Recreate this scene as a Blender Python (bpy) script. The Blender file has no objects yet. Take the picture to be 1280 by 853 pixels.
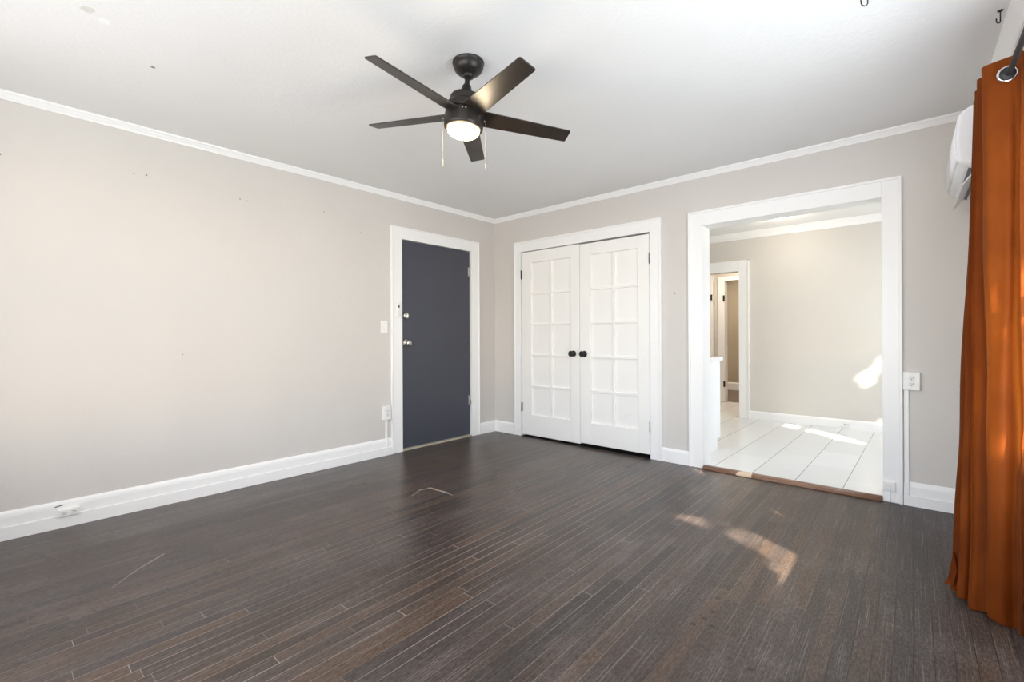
import bpy, bmesh, math, random
from mathutils import Vector, Matrix
random.seed(7)
S = bpy.context.scene
COL = S.collection

# ------------------------------------------------------------------ camera
CAM = Vector((3.76409, -3.94953, 1.09521))
R_ = (0.74817229, 0.66348986, -0.00440767)
U_ = (0.00447028, 0.00160226, 0.99998872)
F_ = (-0.66348944, 0.74818356, 0.00176722)
cd = bpy.data.cameras.new('camera'); cam = bpy.data.objects.new('camera', cd); COL.objects.link(cam)
cam.matrix_world = Matrix(((R_[0], U_[0], -F_[0], CAM[0]), (R_[1], U_[1], -F_[1], CAM[1]), (R_[2], U_[2], -F_[2], CAM[2]), (0, 0, 0, 1)))
cd.sensor_fit = 'HORIZONTAL'; cd.sensor_width = 36; cd.lens = 588.198/1280*36
cd.shift_y = -7.33/1280; cd.clip_start = 0.02
S.camera = cam
S.cycles.diffuse_bounces = 8

# ------------------------------------------------------------------ light and exposure
EXPOSURE = 0.68
S.view_settings.view_transform = 'Standard'; S.view_settings.look = 'None'
S.view_settings.gamma = 1; S.view_settings.use_curve_mapping = False
S.view_settings.exposure = EXPOSURE
SUN_DIR = Vector((-0.77, 0.638, -0.60)).normalized()      # the way sunlight travels
SUN_STRENGTH = 16.0
DAY_MAIN = 36.0; FILL_REAR = 50.0; DAY_KITCHEN = 23.0
LAMP_FAN = 3.0; LAMP_KITCHEN = 3.2; LAMP_HALL = 9.0

w = bpy.data.worlds.new('daylight'); S.world = w; w.use_nodes = True
nt = w.node_tree; nt.nodes.clear()
sky = nt.nodes.new('ShaderNodeTexSky'); sky.sky_type = 'NISHITA'; sky.sun_disc = False
sky.sun_elevation = math.asin(-SUN_DIR.z); sky.sun_rotation = math.atan2(-SUN_DIR.x, -SUN_DIR.y)
bgn = nt.nodes.new('ShaderNodeBackground'); bgn.inputs[1].default_value = 0.35
wo = nt.nodes.new('ShaderNodeOutputWorld')
nt.links.new(sky.outputs[0], bgn.inputs[0]); nt.links.new(bgn.outputs[0], wo.inputs[0])

ld = bpy.data.lights.new('sun', 'SUN'); ld.energy = SUN_STRENGTH; ld.angle = math.radians(0.6); ld.color = (1.0, 0.9, 0.74)
sun = bpy.data.objects.new('sun', ld); COL.objects.link(sun)
sun.rotation_euler = SUN_DIR.to_track_quat('-Z', 'Y').to_euler(); sun.location = (9, -8, 6)

def area(name, loc, direction, sx, sy, power, color):
    l = bpy.data.lights.new(name, 'AREA'); l.shape = 'RECTANGLE'; l.size = sx; l.size_y = sy; l.energy = power; l.color = color
    o = bpy.data.objects.new(name, l); COL.objects.link(o); o.location = loc
    o.rotation_euler = Vector(direction).to_track_quat('-Z', 'Z').to_euler(); return o
# daylight entering at the windows; the rear one is added fill light
area('daylight_right_window', (4.30, -2.18, 1.25), (-1, 0.45, 0.55), 1.9, 1.3, DAY_MAIN, (0.84, 0.92, 1.0))
area('added_rear_fill', (2.35, -4.86, 1.3), (0, 1, 0.45), 3.0, 1.5, FILL_REAR, (0.985, 0.985, 1.0))
area('daylight_kitchen_window', (4.42, 1.35, 1.35), (-1, 0, -0.15), 1.3, 1.1, DAY_KITCHEN, (0.86, 0.93, 1.0))

# ------------------------------------------------------------------ materials
def newmat(name):
    m = bpy.data.materials.new(name); m.use_nodes = True; t = m.node_tree
    b = t.nodes['Principled BSDF']; return m, t, b
def N(t, kind, **kw):
    n = t.nodes.new(kind)
    for k, v in kw.items(): setattr(n, k, v)
    return n
def L(t, a, b): t.links.new(a, b)
def math_(t, op, a, b=None, c=None):
    n = N(t, 'ShaderNodeMath', operation=op)
    for i, x in enumerate((a, b, c)):
        if x is None: continue
        if isinstance(x, (int, float)): n.inputs[i].default_value = x
        else: L(t, x, n.inputs[i])
    return n.outputs[0]
def noise(t, scale, detail=3, vec=None, rough=0.5):
    n = N(t, 'ShaderNodeTexNoise'); n.inputs['Scale'].default_value = scale; n.inputs['Detail'].default_value = detail; n.inputs['Roughness'].default_value = rough
    if vec is not None: L(t, vec, n.inputs['Vector'])
    return n.outputs[0]
def ramp(t, fac, stops):
    r = N(t, 'ShaderNodeValToRGB'); el = r.color_ramp.elements
    while len(el) < len(stops): el.new(0.5)
    for e, (p, c) in zip(el, stops):
        e.position = p; e.color = (c if len(c) == 4 else (*c, 1))
    L(t, fac, r.inputs[0]); return r.outputs[0]
def mixc(t, fac, a, b, mode='MIX'):
    n = N(t, 'ShaderNodeMix', data_type='RGBA', blend_type=mode)
    for s, x in ((0, fac), (6, a), (7, b)):
        if isinstance(x, (int, float)): n.inputs[s].default_value = x
        elif isinstance(x, tuple): n.inputs[s].default_value = (*x, 1) if len(x) == 3 else x
        else: L(t, x, n.inputs[s])
    return n.outputs[2]
def objvec(t): return N(t, 'ShaderNodeTexCoord').outputs['Object']
def bump(t, b, h, strength, dist):
    n = N(t, 'ShaderNodeBump'); n.inputs['Strength'].default_value = strength; n.inputs['Distance'].default_value = dist
    L(t, h, n.inputs['Height']); L(t, n.outputs[0], b.inputs['Normal'])
def s2l(c):
    f = lambda v: (v/255)/12.92 if v <= 10 else (((v/255)+0.055)/1.055)**2.4
    return tuple(f(v) for v in c)

def paint(name, col, rough=0.6, var=0.03, bscale=160, bstr=0.12, bdist=0.002, spec=0.4):
    m, t, b = newmat(name); v = objvec(t)
    n = noise(t, 1.3, 4, v)
    lo = tuple(c*(1-var) for c in col); hi = tuple(min(1, c*(1+var)) for c in col)
    L(t, ramp(t, n, [(0.3, lo), (0.7, hi)]), b.inputs['Base Color'])
    b.inputs['Roughness'].default_value = rough; b.inputs['Specular IOR Level'].default_value = spec
    bump(t, b, noise(t, bscale, 3, v), bstr, bdist); return m
def plain(name, col, rough=0.4, metal=0.0, var=0.04, scale=30):
    m, t, b = newmat(name); v = objvec(t); n = noise(t, scale, 2, v)
    L(t, ramp(t, n, [(0.3, tuple(c*(1-var) for c in col)), (0.7, tuple(min(1, c*(1+var)) for c in col))]), b.inputs['Base Color'])
    b.inputs['Roughness'].default_value = rough; b.inputs['Metallic'].default_value = metal; return m

def wall_mat(name, col, spots=()):
    """Eggshell wall paint; spots = (world point, radius): old nail holes and chips of plaster."""
    m, t, b = newmat(name); v = objvec(t)
    base = ramp(t, noise(t, 0.9, 4, v), [(0.3, tuple(c*0.97 for c in col)), (0.7, tuple(min(1, c*1.02) for c in col))])
    for p, r, c in spots:
        d = N(t, 'ShaderNodeVectorMath', operation='DISTANCE'); L(t, v, d.inputs[0]); d.inputs[1].default_value = p
        jag = math_(t, 'MULTIPLY_ADD', noise(t, 90, 2, v), r*1.4, -r*0.7)
        k = math_(t, 'LESS_THAN', math_(t, 'ADD', d.outputs['Value'], jag), r)
        base = mixc(t, k, base, c)
    L(t, base, b.inputs['Base Color'])
    b.inputs['Roughness'].default_value = 0.55; b.inputs['Specular IOR Level'].default_value = 0.35
    h = math_(t, 'ADD', noise(t, 55, 3, v), math_(t, 'MULTIPLY', noise(t, 12, 3, v), 1.2))
    bump(t, b, h, 0.35, 0.0035); return m

G = (0.30, 0.28, 0.26); DK = (0.12, 0.1, 0.09)
M = {}
WALLC = s2l((214, 209, 204))
M['wall'] = wall_mat('greige_wall_paint', WALLC, [
    ((0, -3.881, 2.093), 0.0056, G), ((0, -3.309, 2.135), 0.0043, G), ((0, -3.243, 2.141), 0.0062, G), ((0, -2.694, 2.105), 0.0050, G),
    ((0, -2.646, 2.103), 0.0037, G), ((0, -2.056, 2.135), 0.0050, G), ((0, -1.72, 2.02), 0.0037, G), ((0, -3.05, 0.98), 0.0037, G), ((2.128, 0, 1.455), 0.0064, DK)])
M['ceiling'] = wall_mat('white_ceiling_paint', s2l((237, 236, 235)), [((0.882, -3.382, 2.44), .010, G), ((1.193, -3.658, 2.44), .022, (0.70, 0.68, 0.63)), ((1.15, -3.60, 2.44), .02, (0.9, 0.9, 0.88))])
M['kwall'] = wall_mat('kitchen_wall_paint', s2l((217, 212, 205)))
M['tan'] = paint('tan_wall_paint', s2l((186, 172, 150)))
M['white'] = paint('white_trim_enamel', s2l((248, 247, 246)), 0.32, 0.01, 40, 0.10, 0.001, 0.5)
M['doorwhite'] = paint('white_door_enamel', s2l((247, 245, 242)), 0.35, 0.012, 35, 0.10, 0.001, 0.5)
M['navy'] = paint('slate_blue_door_paint', s2l((70, 72, 82)), 0.42, 0.07, 30, 0.10, 0.001, 0.45)
M['bronze'] = plain('dark_bronze_metal', (0.034, 0.029, 0.026), 0.36, 0.5)
M['blade'] = None
M['black'] = plain('black_iron', (0.012, 0.012, 0.012), 0.55, 0.0)
M['nickel'] = plain('satin_nickel', (0.62, 0.60, 0.56), 0.28, 1.0)
M['chain'] = plain('dull_brass_chain', (0.30, 0.27, 0.22), 0.5, 0.6)
M['chrome'] = plain('polished_chrome', (0.75, 0.76, 0.78), 0.12, 1.0)
M['plastic'] = plain('white_plastic', s2l((243, 242, 239)), 0.3)
M['cream'] = plain('cream_plastic', s2l((238, 236, 232)), 0.35)
M['slot'] = plain('dark_slot', (0.02, 0.02, 0.02), 0.6)
M['grey'] = plain('grey_plastic', (0.10, 0.105, 0.12), 0.5)
M['acwhite'] = plain('air_conditioner_plastic', s2l((244, 245, 247)), 0.25, 0, 0.01)
M['counter'] = plain('white_worktop', s2l((244, 244, 242)), 0.2)
M['void'] = plain('closet_shade_black', (0.008, 0.007, 0.006), 0.8)  # near black: the shade inside the closet is put into the colour
M['exterior'] = paint('exterior_stucco', (0.5, 0.48, 0.44), 0.9)

def blade_material():
    m, t, b = newmat('espresso_fan_blade'); v = objvec(t)
    L(t, ramp(t, noise(t, 25, 3, v), [(0.3, (0.018, 0.013, 0.010)), (0.7, (0.03, 0.022, 0.017))]), b.inputs['Base Color'])
    b.inputs['Roughness'].default_value = 0.33; b.inputs['Specular IOR Level'].default_value = 0.6; return m
M['blade'] = blade_material()

def emit(name, col, strength):
    m, t, b = newmat(name); b.inputs['Base Color'].default_value = (*col, 1)
    b.inputs['Emission Color'].default_value = (*col, 1); b.inputs['Emission Strength'].default_value = strength; return m
M['lens'] = emit('lit_frosted_lens', (1.0, 0.74, 0.42), 9.0)
M['klens'] = emit('lit_kitchen_disc', (1.0, 0.95, 0.86), 5.0)

def glass_material():
    m, t, b = newmat('window_glass'); t.nodes.remove(b)
    tr = N(t, 'ShaderNodeBsdfTransparent'); gl = N(t, 'ShaderNodeBsdfGlossy'); gl.inputs['Roughness'].default_value = 0.02
    mx = N(t, 'ShaderNodeMixShader'); mx.inputs[0].default_value = 0.05
    L(t, tr.outputs[0], mx.inputs[1]); L(t, gl.outputs[0], mx.inputs[2])
    L(t, mx.outputs[0], t.nodes['Material Output'].inputs[0]); return m
M['glass'] = glass_material()

SCRATCH = [((1.10,-1.99,0),(1.045,-1.885,0),.004,.5), ((1.045,-1.885,0),(1.06,-1.80,0),.007,.7), ((1.06,-1.80,0),(1.25,-1.79,0),.009,.8),
    ((1.25,-1.79,0),(1.30,-1.80,0),.004,.5), ((1.08,-3.57,0),(.96,-3.46,0),.0022,.5), ((.96,-3.46,0),(.865,-3.34,0),.004,.6)]
def wood_floor():
    m, t, b = newmat('dark_strip_oak_floor'); v = objvec(t)
    sp = N(t, 'ShaderNodeSeparateXYZ'); L(t, v, sp.inputs[0]); x, y = sp.outputs[0], sp.outputs[1]
    # the strips swing a little out of true across the room
    bend = math_(t, 'MULTIPLY', math_(t, 'MULTIPLY', math_(t, 'SUBTRACT', x, 2.1), math_(t, 'ADD', y, 2.2)), 0.028)
    xx = math_(t, 'ADD', x, math_(t, 'MULTIPLY', math_(t, 'ADD', y, 2.2), 0.02))
    u = math_(t, 'DIVIDE', xx, 0.0540)
    row = math_(t, 'FLOOR', u); fu = math_(t, 'FRACT', u)
    wn = N(t, 'ShaderNodeTexWhiteNoise', noise_dimensions='1D'); L(t, row, wn.inputs['W'])
    vv = math_(t, 'ADD', math_(t, 'DIVIDE', y, 0.95), math_(t, 'MULTIPLY', wn.outputs['Value'], 13.7))
    seg = math_(t, 'FLOOR', vv); fv = math_(t, 'FRACT', vv)
    cb = N(t, 'ShaderNodeCombineXYZ'); L(t, row, cb.inputs[0]); L(t, seg, cb.inputs[1])
    w2 = N(t, 'ShaderNodeTexWhiteNoise', noise_dimensions='2D'); L(t, cb.outputs[0], w2.inputs['Vector'])
    rnd = w2.outputs['Value']
    # grain: noise stretched along the strip, shifted per strip
    sh = N(t, 'ShaderNodeCombineXYZ')
    L(t, math_(t, 'ADD', math_(t, 'MULTIPLY', xx, 85), math_(t, 'MULTIPLY', rnd, 50)), sh.inputs[0]); L(t, math_(t, 'MULTIPLY', y, 5.0), sh.inputs[1])
    grain = noise(t, 1.6, 6, sh.outputs[0], 0.62)
    sh2 = N(t, 'ShaderNodeCombineXYZ'); L(t, math_(t, 'MULTIPLY', xx, 5), sh2.inputs[0]); L(t, math_(t, 'MULTIPLY', y, 1.2), sh2.inputs[1])
    wear = noise(t, 1.2, 5, sh2.outputs[0], 0.65)
    big = noise(t, 0.9, 3, v, 0.5)
    plank = ramp(t, rnd, [(0.0, s2l((44, 35, 33))), (0.2, s2l((70, 57, 52))), (0.42, s2l((66, 47, 35))), (0.6, s2l((86, 72, 66))), (0.8, s2l((98, 72, 52))), (1.0, s2l((60, 52, 52)))])
    c = mixc(t, ramp(t, grain, [(0.38, (0, 0, 0)), (0.62, (1, 1, 1))]), mixc(t, 0.60, plank, (0.016, 0.011, 0.009)), plank)
    # scuffed whitish bloom on the finish
    bloom = math_(t, 'MULTIPLY', ramp(t, wear, [(0.50, (0, 0, 0)), (0.78, (1, 1, 1))]), math_(t, 'MULTIPLY', grain, 0.75))
    c = mixc(t, math_(t, 'MULTIPLY', bloom, 0.7), c, s2l((134, 125, 122)))
    cl = ramp(t, noise(t, 2.2, 7, v, 0.72), [(0.53, (0, 0, 0)), (0.66, (1, 1, 1))])
    c = mixc(t, math_(t, 'MULTIPLY', cl, math_(t, 'MULTIPLY', grain, 0.4)), c, s2l((134, 124, 122)))
    mot = N(t, 'ShaderNodeCombineXYZ'); L(t, math_(t, 'MULTIPLY', xx, 150), mot.inputs[0]); L(t, math_(t, 'MULTIPLY', y, 42), mot.inputs[1])
    c = mixc(t, ramp(t, noise(t, 1.0, 4, mot.outputs[0], 0.7), [(0.40, (0, 0, 0)), (0.60, (1, 1, 1))]), mixc(t, 0.42, c, (0.010, 0.008, 0.008)), mixc(t, 0.10, c, s2l((160, 148, 142))))
    fine = N(t, 'ShaderNodeCombineXYZ'); L(t, math_(t, 'MULTIPLY', xx, 240), fine.inputs[0]); L(t, math_(t, 'MULTIPLY', y, 2.2), fine.inputs[1])
    scr = ramp(t, noise(t, 1.0, 3, fine.outputs[0], 0.6), [(0.58, (0, 0, 0)), (0.68, (1, 1, 1))])
    c = mixc(t, math_(t, 'MULTIPLY', scr, math_(t, 'MULTIPLY', wear, 0.8)), c, s2l((150, 144, 140)))
    # seams: dusty pale filler in the walked area, dark elsewhere
    edge = math_(t, 'MINIMUM', fu, math_(t, 'SUBTRACT', 1.0, fu))
    seam = math_(t, 'LESS_THAN', edge, 0.021)
    e2 = math_(t, 'MINIMUM', fv, math_(t, 'SUBTRACT', 1.0, fv))
    joint = math_(t, 'LESS_THAN', e2, 0.0011)
    dx = math_(t, 'SUBTRACT', x, 2.1)
    dusty = math_(t, 'SUBTRACT', 1.35, math_(t, 'ABSOLUTE', math_(t, 'MULTIPLY', dx, 0.95)))
    dn = N(t, 'ShaderNodeCombineXYZ'); L(t, math_(t, 'MULTIPLY', row, 3.7), dn.inputs[0]); L(t, math_(t, 'MULTIPLY', y, 1.6), dn.inputs[1])
    dm = math_(t, 'MULTIPLY', dusty, ramp(t, noise(t, 1.0, 2, dn.outputs[0]), [(0.38, (0.05, 0.05, 0.05)), (0.66, (1, 1, 1))]))
    dm = math_(t, 'MINIMUM', math_(t, 'MAXIMUM', dm, 0.0), 1.0)
    seamcol = mixc(t, dm, (0.010, 0.008, 0.007), s2l((196, 186, 178)))
    c = mixc(t, math_(t, 'MULTIPLY', math_(t, 'MAXIMUM', seam, joint), 0.85), c, seamcol)
    # small dark knots and burn marks near the window end
    for p, r in (((3.09, -2.16, 0), .011), ((3.11, -2.10, 0), .012), ((3.15, -2.13, 0), .011), ((3.12, -2.03, 0), .010), ((3.05, -1.98, 0), .008), ((3.32, -2.28, 0), .010), ((3.38, -2.36, 0), .007), ((3.10, -1.92, 0), .010)):
        d = N(t, 'ShaderNodeVectorMath', operation='DISTANCE'); L(t, v, d.inputs[0]); d.inputs[1].default_value = p
        k = math_(t, 'LESS_THAN', math_(t, 'ADD', d.outputs['Value'], math_(t, 'MULTIPLY_ADD', noise(t, 80, 2, v), r, -r*0.5)), r)
        c = mixc(t, math_(t, 'MULTIPLY', k, 0.8), c, (0.01, 0.009, 0.008))
    # pale scratches and a scrape left in the finish
    for a_, b_, wd, k_ in SCRATCH:
        A_, B_ = Vector(a_), Vector(b_); D_ = B_ - A_; ln_ = D_.length; D_.normalize()
        pa = N(t, 'ShaderNodeVectorMath', operation='SUBTRACT'); L(t, v, pa.inputs[0]); pa.inputs[1].default_value = A_
        dt = N(t, 'ShaderNodeVectorMath', operation='DOT_PRODUCT'); L(t, pa.outputs[0], dt.inputs[0]); dt.inputs[1].default_value = D_
        tt = math_(t, 'MINIMUM', math_(t, 'MAXIMUM', dt.outputs['Value'], 0.0), ln_)
        sc_ = N(t, 'ShaderNodeVectorMath', operation='SCALE'); sc_.inputs[0].default_value = D_; L(t, tt, sc_.inputs['Scale'])
        dd_ = N(t, 'ShaderNodeVectorMath', operation='DISTANCE'); L(t, pa.outputs[0], dd_.inputs[0]); L(t, sc_.outputs[0], dd_.inputs[1])
        kk = math_(t, 'LESS_THAN', dd_.outputs['Value'], math_(t, 'MULTIPLY', noise(t, 35, 2, v), wd*2))
        c = mixc(t, math_(t, 'MULTIPLY', kk, k_), c, s2l((190, 178, 168)))
    L(t, c, b.inputs['Base Color'])
    hz = math_(t, 'MINIMUM', math_(t, 'MAXIMUM', math_(t, 'MULTIPLY_ADD', x, 0.6, -1.3), 0.0), 1.0)
    rg = math_(t, 'MULTIPLY_ADD', wear, 0.20, 0.17)
    rg = math_(t, 'ADD', rg, math_(t, 'MULTIPLY', hz, 0.16))
    rg = math_(t, 'ADD', rg, math_(t, 'MULTIPLY', grain, 0.12))
    L(t, rg, b.inputs['Roughness']); b.inputs['Specular IOR Level'].default_value = 0.5
    h = math_(t, 'SUBTRACT', math_(t, 'ADD', math_(t, 'MULTIPLY', grain, 0.5), math_(t, 'MULTIPLY', big, 0.5)), math_(t, 'MULTIPLY', seam, 0.7))
    h = math_(t, 'ADD', h, math_(t, 'MULTIPLY', rnd, 0.25))
    bump(t, b, h, 0.5, 0.0022); return m
M['floor'] = wood_floor()
M['brownfloor'] = plain('far_room_brown_floor', s2l((120, 104, 92)), 0.5)

def tile_floor():
    m, t, b = newmat('white_kitchen_tile'); v = objvec(t)
    sp = N(t, 'ShaderNodeSeparateXYZ'); L(t, v, sp.inputs[0]); x, y = sp.outputs[0], sp.outputs[1]
    u = math_(t, 'DIVIDE', math_(t, 'SUBTRACT', x, 2.837-3.0*4), 0.290); row = math_(t, 'FLOOR', u); fu = math_(t, 'FRACT', u)
    vv = math_(t, 'ADD', math_(t, 'DIVIDE', y, 0.60), math_(t, 'MULTIPLY', math_(t, 'MODULO', row, 2.0), 0.5)); fv = math_(t, 'FRACT', vv); seg = math_(t, 'FLOOR', vv)
    e1 = math_(t, 'MINIMUM', fu, math_(t, 'SUBTRACT', 1.0, fu)); e2 = math_(t, 'MINIMUM', fv, math_(t, 'SUBTRACT', 1.0, fv))
    k1 = math_(t, 'LESS_THAN', e1, 0.009); k2 = math_(t, 'LESS_THAN', e2, 0.0032)
    cb = N(t, 'ShaderNodeCombineXYZ'); L(t, row, cb.inputs[0]); L(t, seg, cb.inputs[1])
    w2 = N(t, 'ShaderNodeTexWhiteNoise', noise_dimensions='2D'); L(t, cb.outputs[0], w2.inputs['Vector'])
    c = ramp(t, w2.outputs['Value'], [(0, s2l((226, 227, 226))), (1, s2l((235, 236, 235)))])
    c = mixc(t, math_(t, 'MULTIPLY', k2, 0.35), c, s2l((190, 188, 184)))
    c = mixc(t, k1, c, s2l((150, 147, 142)))
    L(t, c, b.inputs['Base Color']); b.inputs['Roughness'].default_value = 0.22
    bump(t, b, math_(t, 'SUBTRACT', 1.0, math_(t, 'MAXIMUM', k1, k2)), 0.4, 0.001); return m
M['tile'] = tile_floor()

def threshold_wood():
    m, t, b = newmat('brown_oak_threshold'); v = objvec(t)
    mp = N(t, 'ShaderNodeMapping'); mp.inputs['Scale'].default_value = (4, 90, 90); L(t, v, mp.inputs[0])
    c = ramp(t, noise(t, 1.5, 4, mp.outputs[0]), [(0.3, s2l((112, 78, 58))), (0.7, s2l((162, 124, 100)))])
    # a pale patch partway along the strip
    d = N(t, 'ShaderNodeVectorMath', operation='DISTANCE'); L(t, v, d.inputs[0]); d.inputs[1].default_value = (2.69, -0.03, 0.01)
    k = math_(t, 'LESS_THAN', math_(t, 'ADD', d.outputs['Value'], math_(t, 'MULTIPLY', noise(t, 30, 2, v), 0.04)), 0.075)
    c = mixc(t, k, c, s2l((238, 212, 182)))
    L(t, c, b.inputs['Base Color']); b.inputs['Roughness'].default_value = 0.45; return m
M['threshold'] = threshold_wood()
M['rawwood'] = plain('unpainted_sill_wood', s2l((190, 178, 158)), 0.7, 0, 0.2, 14)

def curtain_material():
    m, t, b = newmat('rust_orange_velvet'); v = objvec(t); t.nodes.remove(b)
    mp = N(t, 'ShaderNodeMapping'); mp.inputs['Scale'].default_value = (1, 1, 0.6); L(t, v, mp.inputs[0])
    c = ramp(t, noise(t, 9, 5, mp.outputs[0], 0.6), [(0.3, s2l((98, 44, 8))), (0.7, s2l((124, 60, 14)))])
    p = N(t, 'ShaderNodeBsdfPrincipled'); L(t, c, p.inputs['Base Color']); p.inputs['Roughness'].default_value = 0.7; p.inputs['Specular IOR Level'].default_value = 0.12
    p.inputs['Sheen Weight'].default_value = 0.08; p.inputs['Sheen Roughness'].default_value = 0.4; p.inputs['Sheen Tint'].default_value = (1.0, 0.7, 0.45, 1)
    tl = N(t, 'ShaderNodeBsdfTranslucent'); tl.inputs[0].default_value = (*s2l((222, 118, 26)), 1)
    mx = N(t, 'ShaderNodeMixShader'); mx.inputs[0].default_value = 0.22
    L(t, p.outputs[0], mx.inputs[1]); L(t, tl.outputs[0], mx.inputs[2]); L(t, mx.outputs[0], t.nodes['Material Output'].inputs[0])
    bn = N(t, 'ShaderNodeBump'); bn.inputs['Strength'].default_value = 0.25; bn.inputs['Distance'].default_value = 0.004
    L(t, noise(t, 18, 4, mp.outputs[0]), bn.inputs['Height']); L(t, bn.outputs[0], p.inputs['Normal']); return m
M['curtain'] = curtain_material()
def leaf_material():
    m, t, b = newmat('green_leaves'); v = objvec(t)
    L(t, ramp(t, noise(t, 3, 3, v), [(0.3, (0.03, 0.07, 0.015)), (0.7, (0.08, 0.15, 0.03))]), b.inputs['Base Color']); b.inputs['Roughness'].default_value = 0.6; return m
M['leaf'] = leaf_material()
M['bark'] = paint('tree_bark', (0.12, 0.08, 0.05), 0.9, 0.3, 20, 0.6, 0.02)
M['lawn'] = paint('outdoor_grass', (0.10, 0.14, 0.05), 0.95, 0.3, 30, 0.5, 0.02)

# ------------------------------------------------------------------ mesh helpers
class MB:
    def __init__(s): s.bm = bmesh.new()
    def box(s, a, b):
        x0, x1 = sorted((a[0], b[0])); y0, y1 = sorted((a[1], b[1])); z0, z1 = sorted((a[2], b[2]))
        v = [s.bm.verts.new(p) for p in ((x0,y0,z0),(x1,y0,z0),(x1,y1,z0),(x0,y1,z0),(x0,y0,z1),(x1,y0,z1),(x1,y1,z1),(x0,y1,z1))]
        for f in ((0,3,2,1),(4,5,6,7),(0,1,5,4),(1,2,6,5),(2,3,7,6),(3,0,4,7)): s.bm.faces.new([v[i] for i in f])
        return s
    def hexa(s, pts):
        v = [s.bm.verts.new(p) for p in pts]
        for f in ((0,3,2,1),(4,5,6,7),(0,1,5,4),(1,2,6,5),(2,3,7,6),(3,0,4,7)): s.bm.faces.new([v[i] for i in f])
        return s
    def lathe(s, prof, origin=(0,0,0), axis=(0,0,1), seg=40, smooth=True):
        """prof: (radius, height along axis)."""
        ax = Vector(axis).normalized(); q = Vector((0,0,1)).rotation_difference(ax); o = Vector(origin); rings = []
        for r, h in prof:
            if r < 1e-6: rings.append([s.bm.verts.new(o + q @ Vector((0,0,h)))])
            else: rings.append([s.bm.verts.new(o + q @ Vector((r*math.cos(2*math.pi*i/seg), r*math.sin(2*math.pi*i/seg), h))) for i in range(seg)])
        for A, B in zip(rings, rings[1:]):
            for i in range(seg):
                j = (i+1) % seg
                if len(A) == 1 and len(B) == 1: continue
                if len(A) == 1: f = s.bm.faces.new((A[0], B[j], B[i]))
                elif len(B) == 1: f = s.bm.faces.new((A[i], A[j], B[0]))
                else: f = s.bm.faces.new((A[i], A[j], B[j], B[i]))
                f.smooth = smooth
        return s
    def tube(s, pts, r, seg=10, cap=True):
        pts = [Vector(p) for p in pts]; rings = []; n = None
        for i, p in enumerate(pts):
            d = (pts[min(i+1, len(pts)-1)] - pts[max(i-1, 0)]).normalized()
            if n is None: n = d.orthogonal().normalized()
            else: n = (n - d*(n.dot(d))).normalized()
            bn = d.cross(n)
            rings.append([s.bm.verts.new(p + (n*math.cos(2*math.pi*k/seg) + bn*math.sin(2*math.pi*k/seg))*r) for k in range(seg)])
        for A, B in zip(rings, rings[1:]):
            for i in range(seg):
                f = s.bm.faces.new((A[i], A[(i+1) % seg], B[(i+1) % seg], B[i])); f.smooth = True
        if cap:
            s.bm.faces.new(list(reversed(rings[0]))); s.bm.faces.new(rings[-1])
        return s
    def extrude(s, prof, fn, a, b, smooth=False):
        """prof: list of 2-D points; fn(p, t) -> 3-D point."""
        A = [s.bm.verts.new(fn(p, a)) for p in prof]; B = [s.bm.verts.new(fn(p, b)) for p in prof]; n = len(prof)
        for i in range(n):
            f = s.bm.faces.new((A[i], A[(i+1) % n], B[(i+1) % n], B[i])); f.smooth = smooth
        s.bm.faces.new(list(reversed(A))); s.bm.faces.new(B); return s
    def build(s, name, mat, parent=None, bevel=0, seg=2):
        bmesh.ops.recalc_face_normals(s.bm, faces=s.bm.faces)
        me = bpy.data.meshes.new(name); s.bm.to_mesh(me); s.bm.free(); me.materials.append(mat)
        o = bpy.data.objects.new(name, me); COL.objects.link(o)
        if bevel:
            md = o.modifiers.new('bevel', 'BEVEL'); md.width = bevel; md.segments = seg; md.limit_method = 'ANGLE'; md.angle_limit = math.radians(40)
        if parent is not None:
            o.parent = parent; o.matrix_parent_inverse = Matrix.Translation(-Vector(parent.get('_o', (0,0,0)))) 
        return o
def wpos(o): return Vector(o.get('_o', (0,0,0)))
def thing(name, label, cat, loc, group=None, kind=None):
    o = bpy.data.objects.new(name, None); COL.objects.link(o); o.location = loc; o['_o'] = tuple(loc); o.empty_display_size = 0.05
    if label: o['label'] = label
    if cat: o['category'] = cat
    if group: o['group'] = group
    if kind: o['kind'] = kind
    return o
def tag(o, label=None, cat=None, group=None, kind=None):
    if label: o['label'] = label
    if cat: o['category'] = cat
    if group: o['group'] = group
    if kind: o['kind'] = kind
    return o
def struct(o, label=None): 
    o['kind'] = 'structure'
    if label: o['label'] = label
    return o

# ================================================================== SETTING
H = 2.44
def xw(y): return 4.035 - 0.028*y                 # room face of the right wall, slightly out of square
# floors and ceilings
struct(MB().box((-0.3, -4.8, -0.12), (4.6, 0.0, 0.0)).box((2.36, -0.001, -0.12), (3.55, 0.02, 0.0)).build('floor', M['floor']), 'dark brown narrow strip wood floor with pale scuffs')
struct(MB().box((0.8, 0.85, -0.12), (4.6, 4.02, 0.02)).box((2.09, 0.02, -0.12), (4.6, 0.85, 0.02)).build('floor_kitchen', M['tile']), 'glossy white rectangular floor tile beyond the cased opening')
struct(MB().box((-0.9, 4.02, -0.12), (4.6, 8.2, 0.01)).build('floor_far_room', M['brownfloor']), 'brown floor of the far room beyond the hall doorway')
struct(MB().box((-0.3, -4.8, H), (4.6, 0.13, H+0.12)).build('ceiling', M['ceiling']), 'white textured ceiling with the fan')
struct(MB().box((0.6, 0.13, 2.42), (4.6, 2.6, H+0.12)).box((-0.9, 2.745, 2.30), (4.6, 8.2, H+0.12)).build('ceiling_kitchen', M['ceiling']), 'white ceiling of the kitchen beyond the opening')

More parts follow.
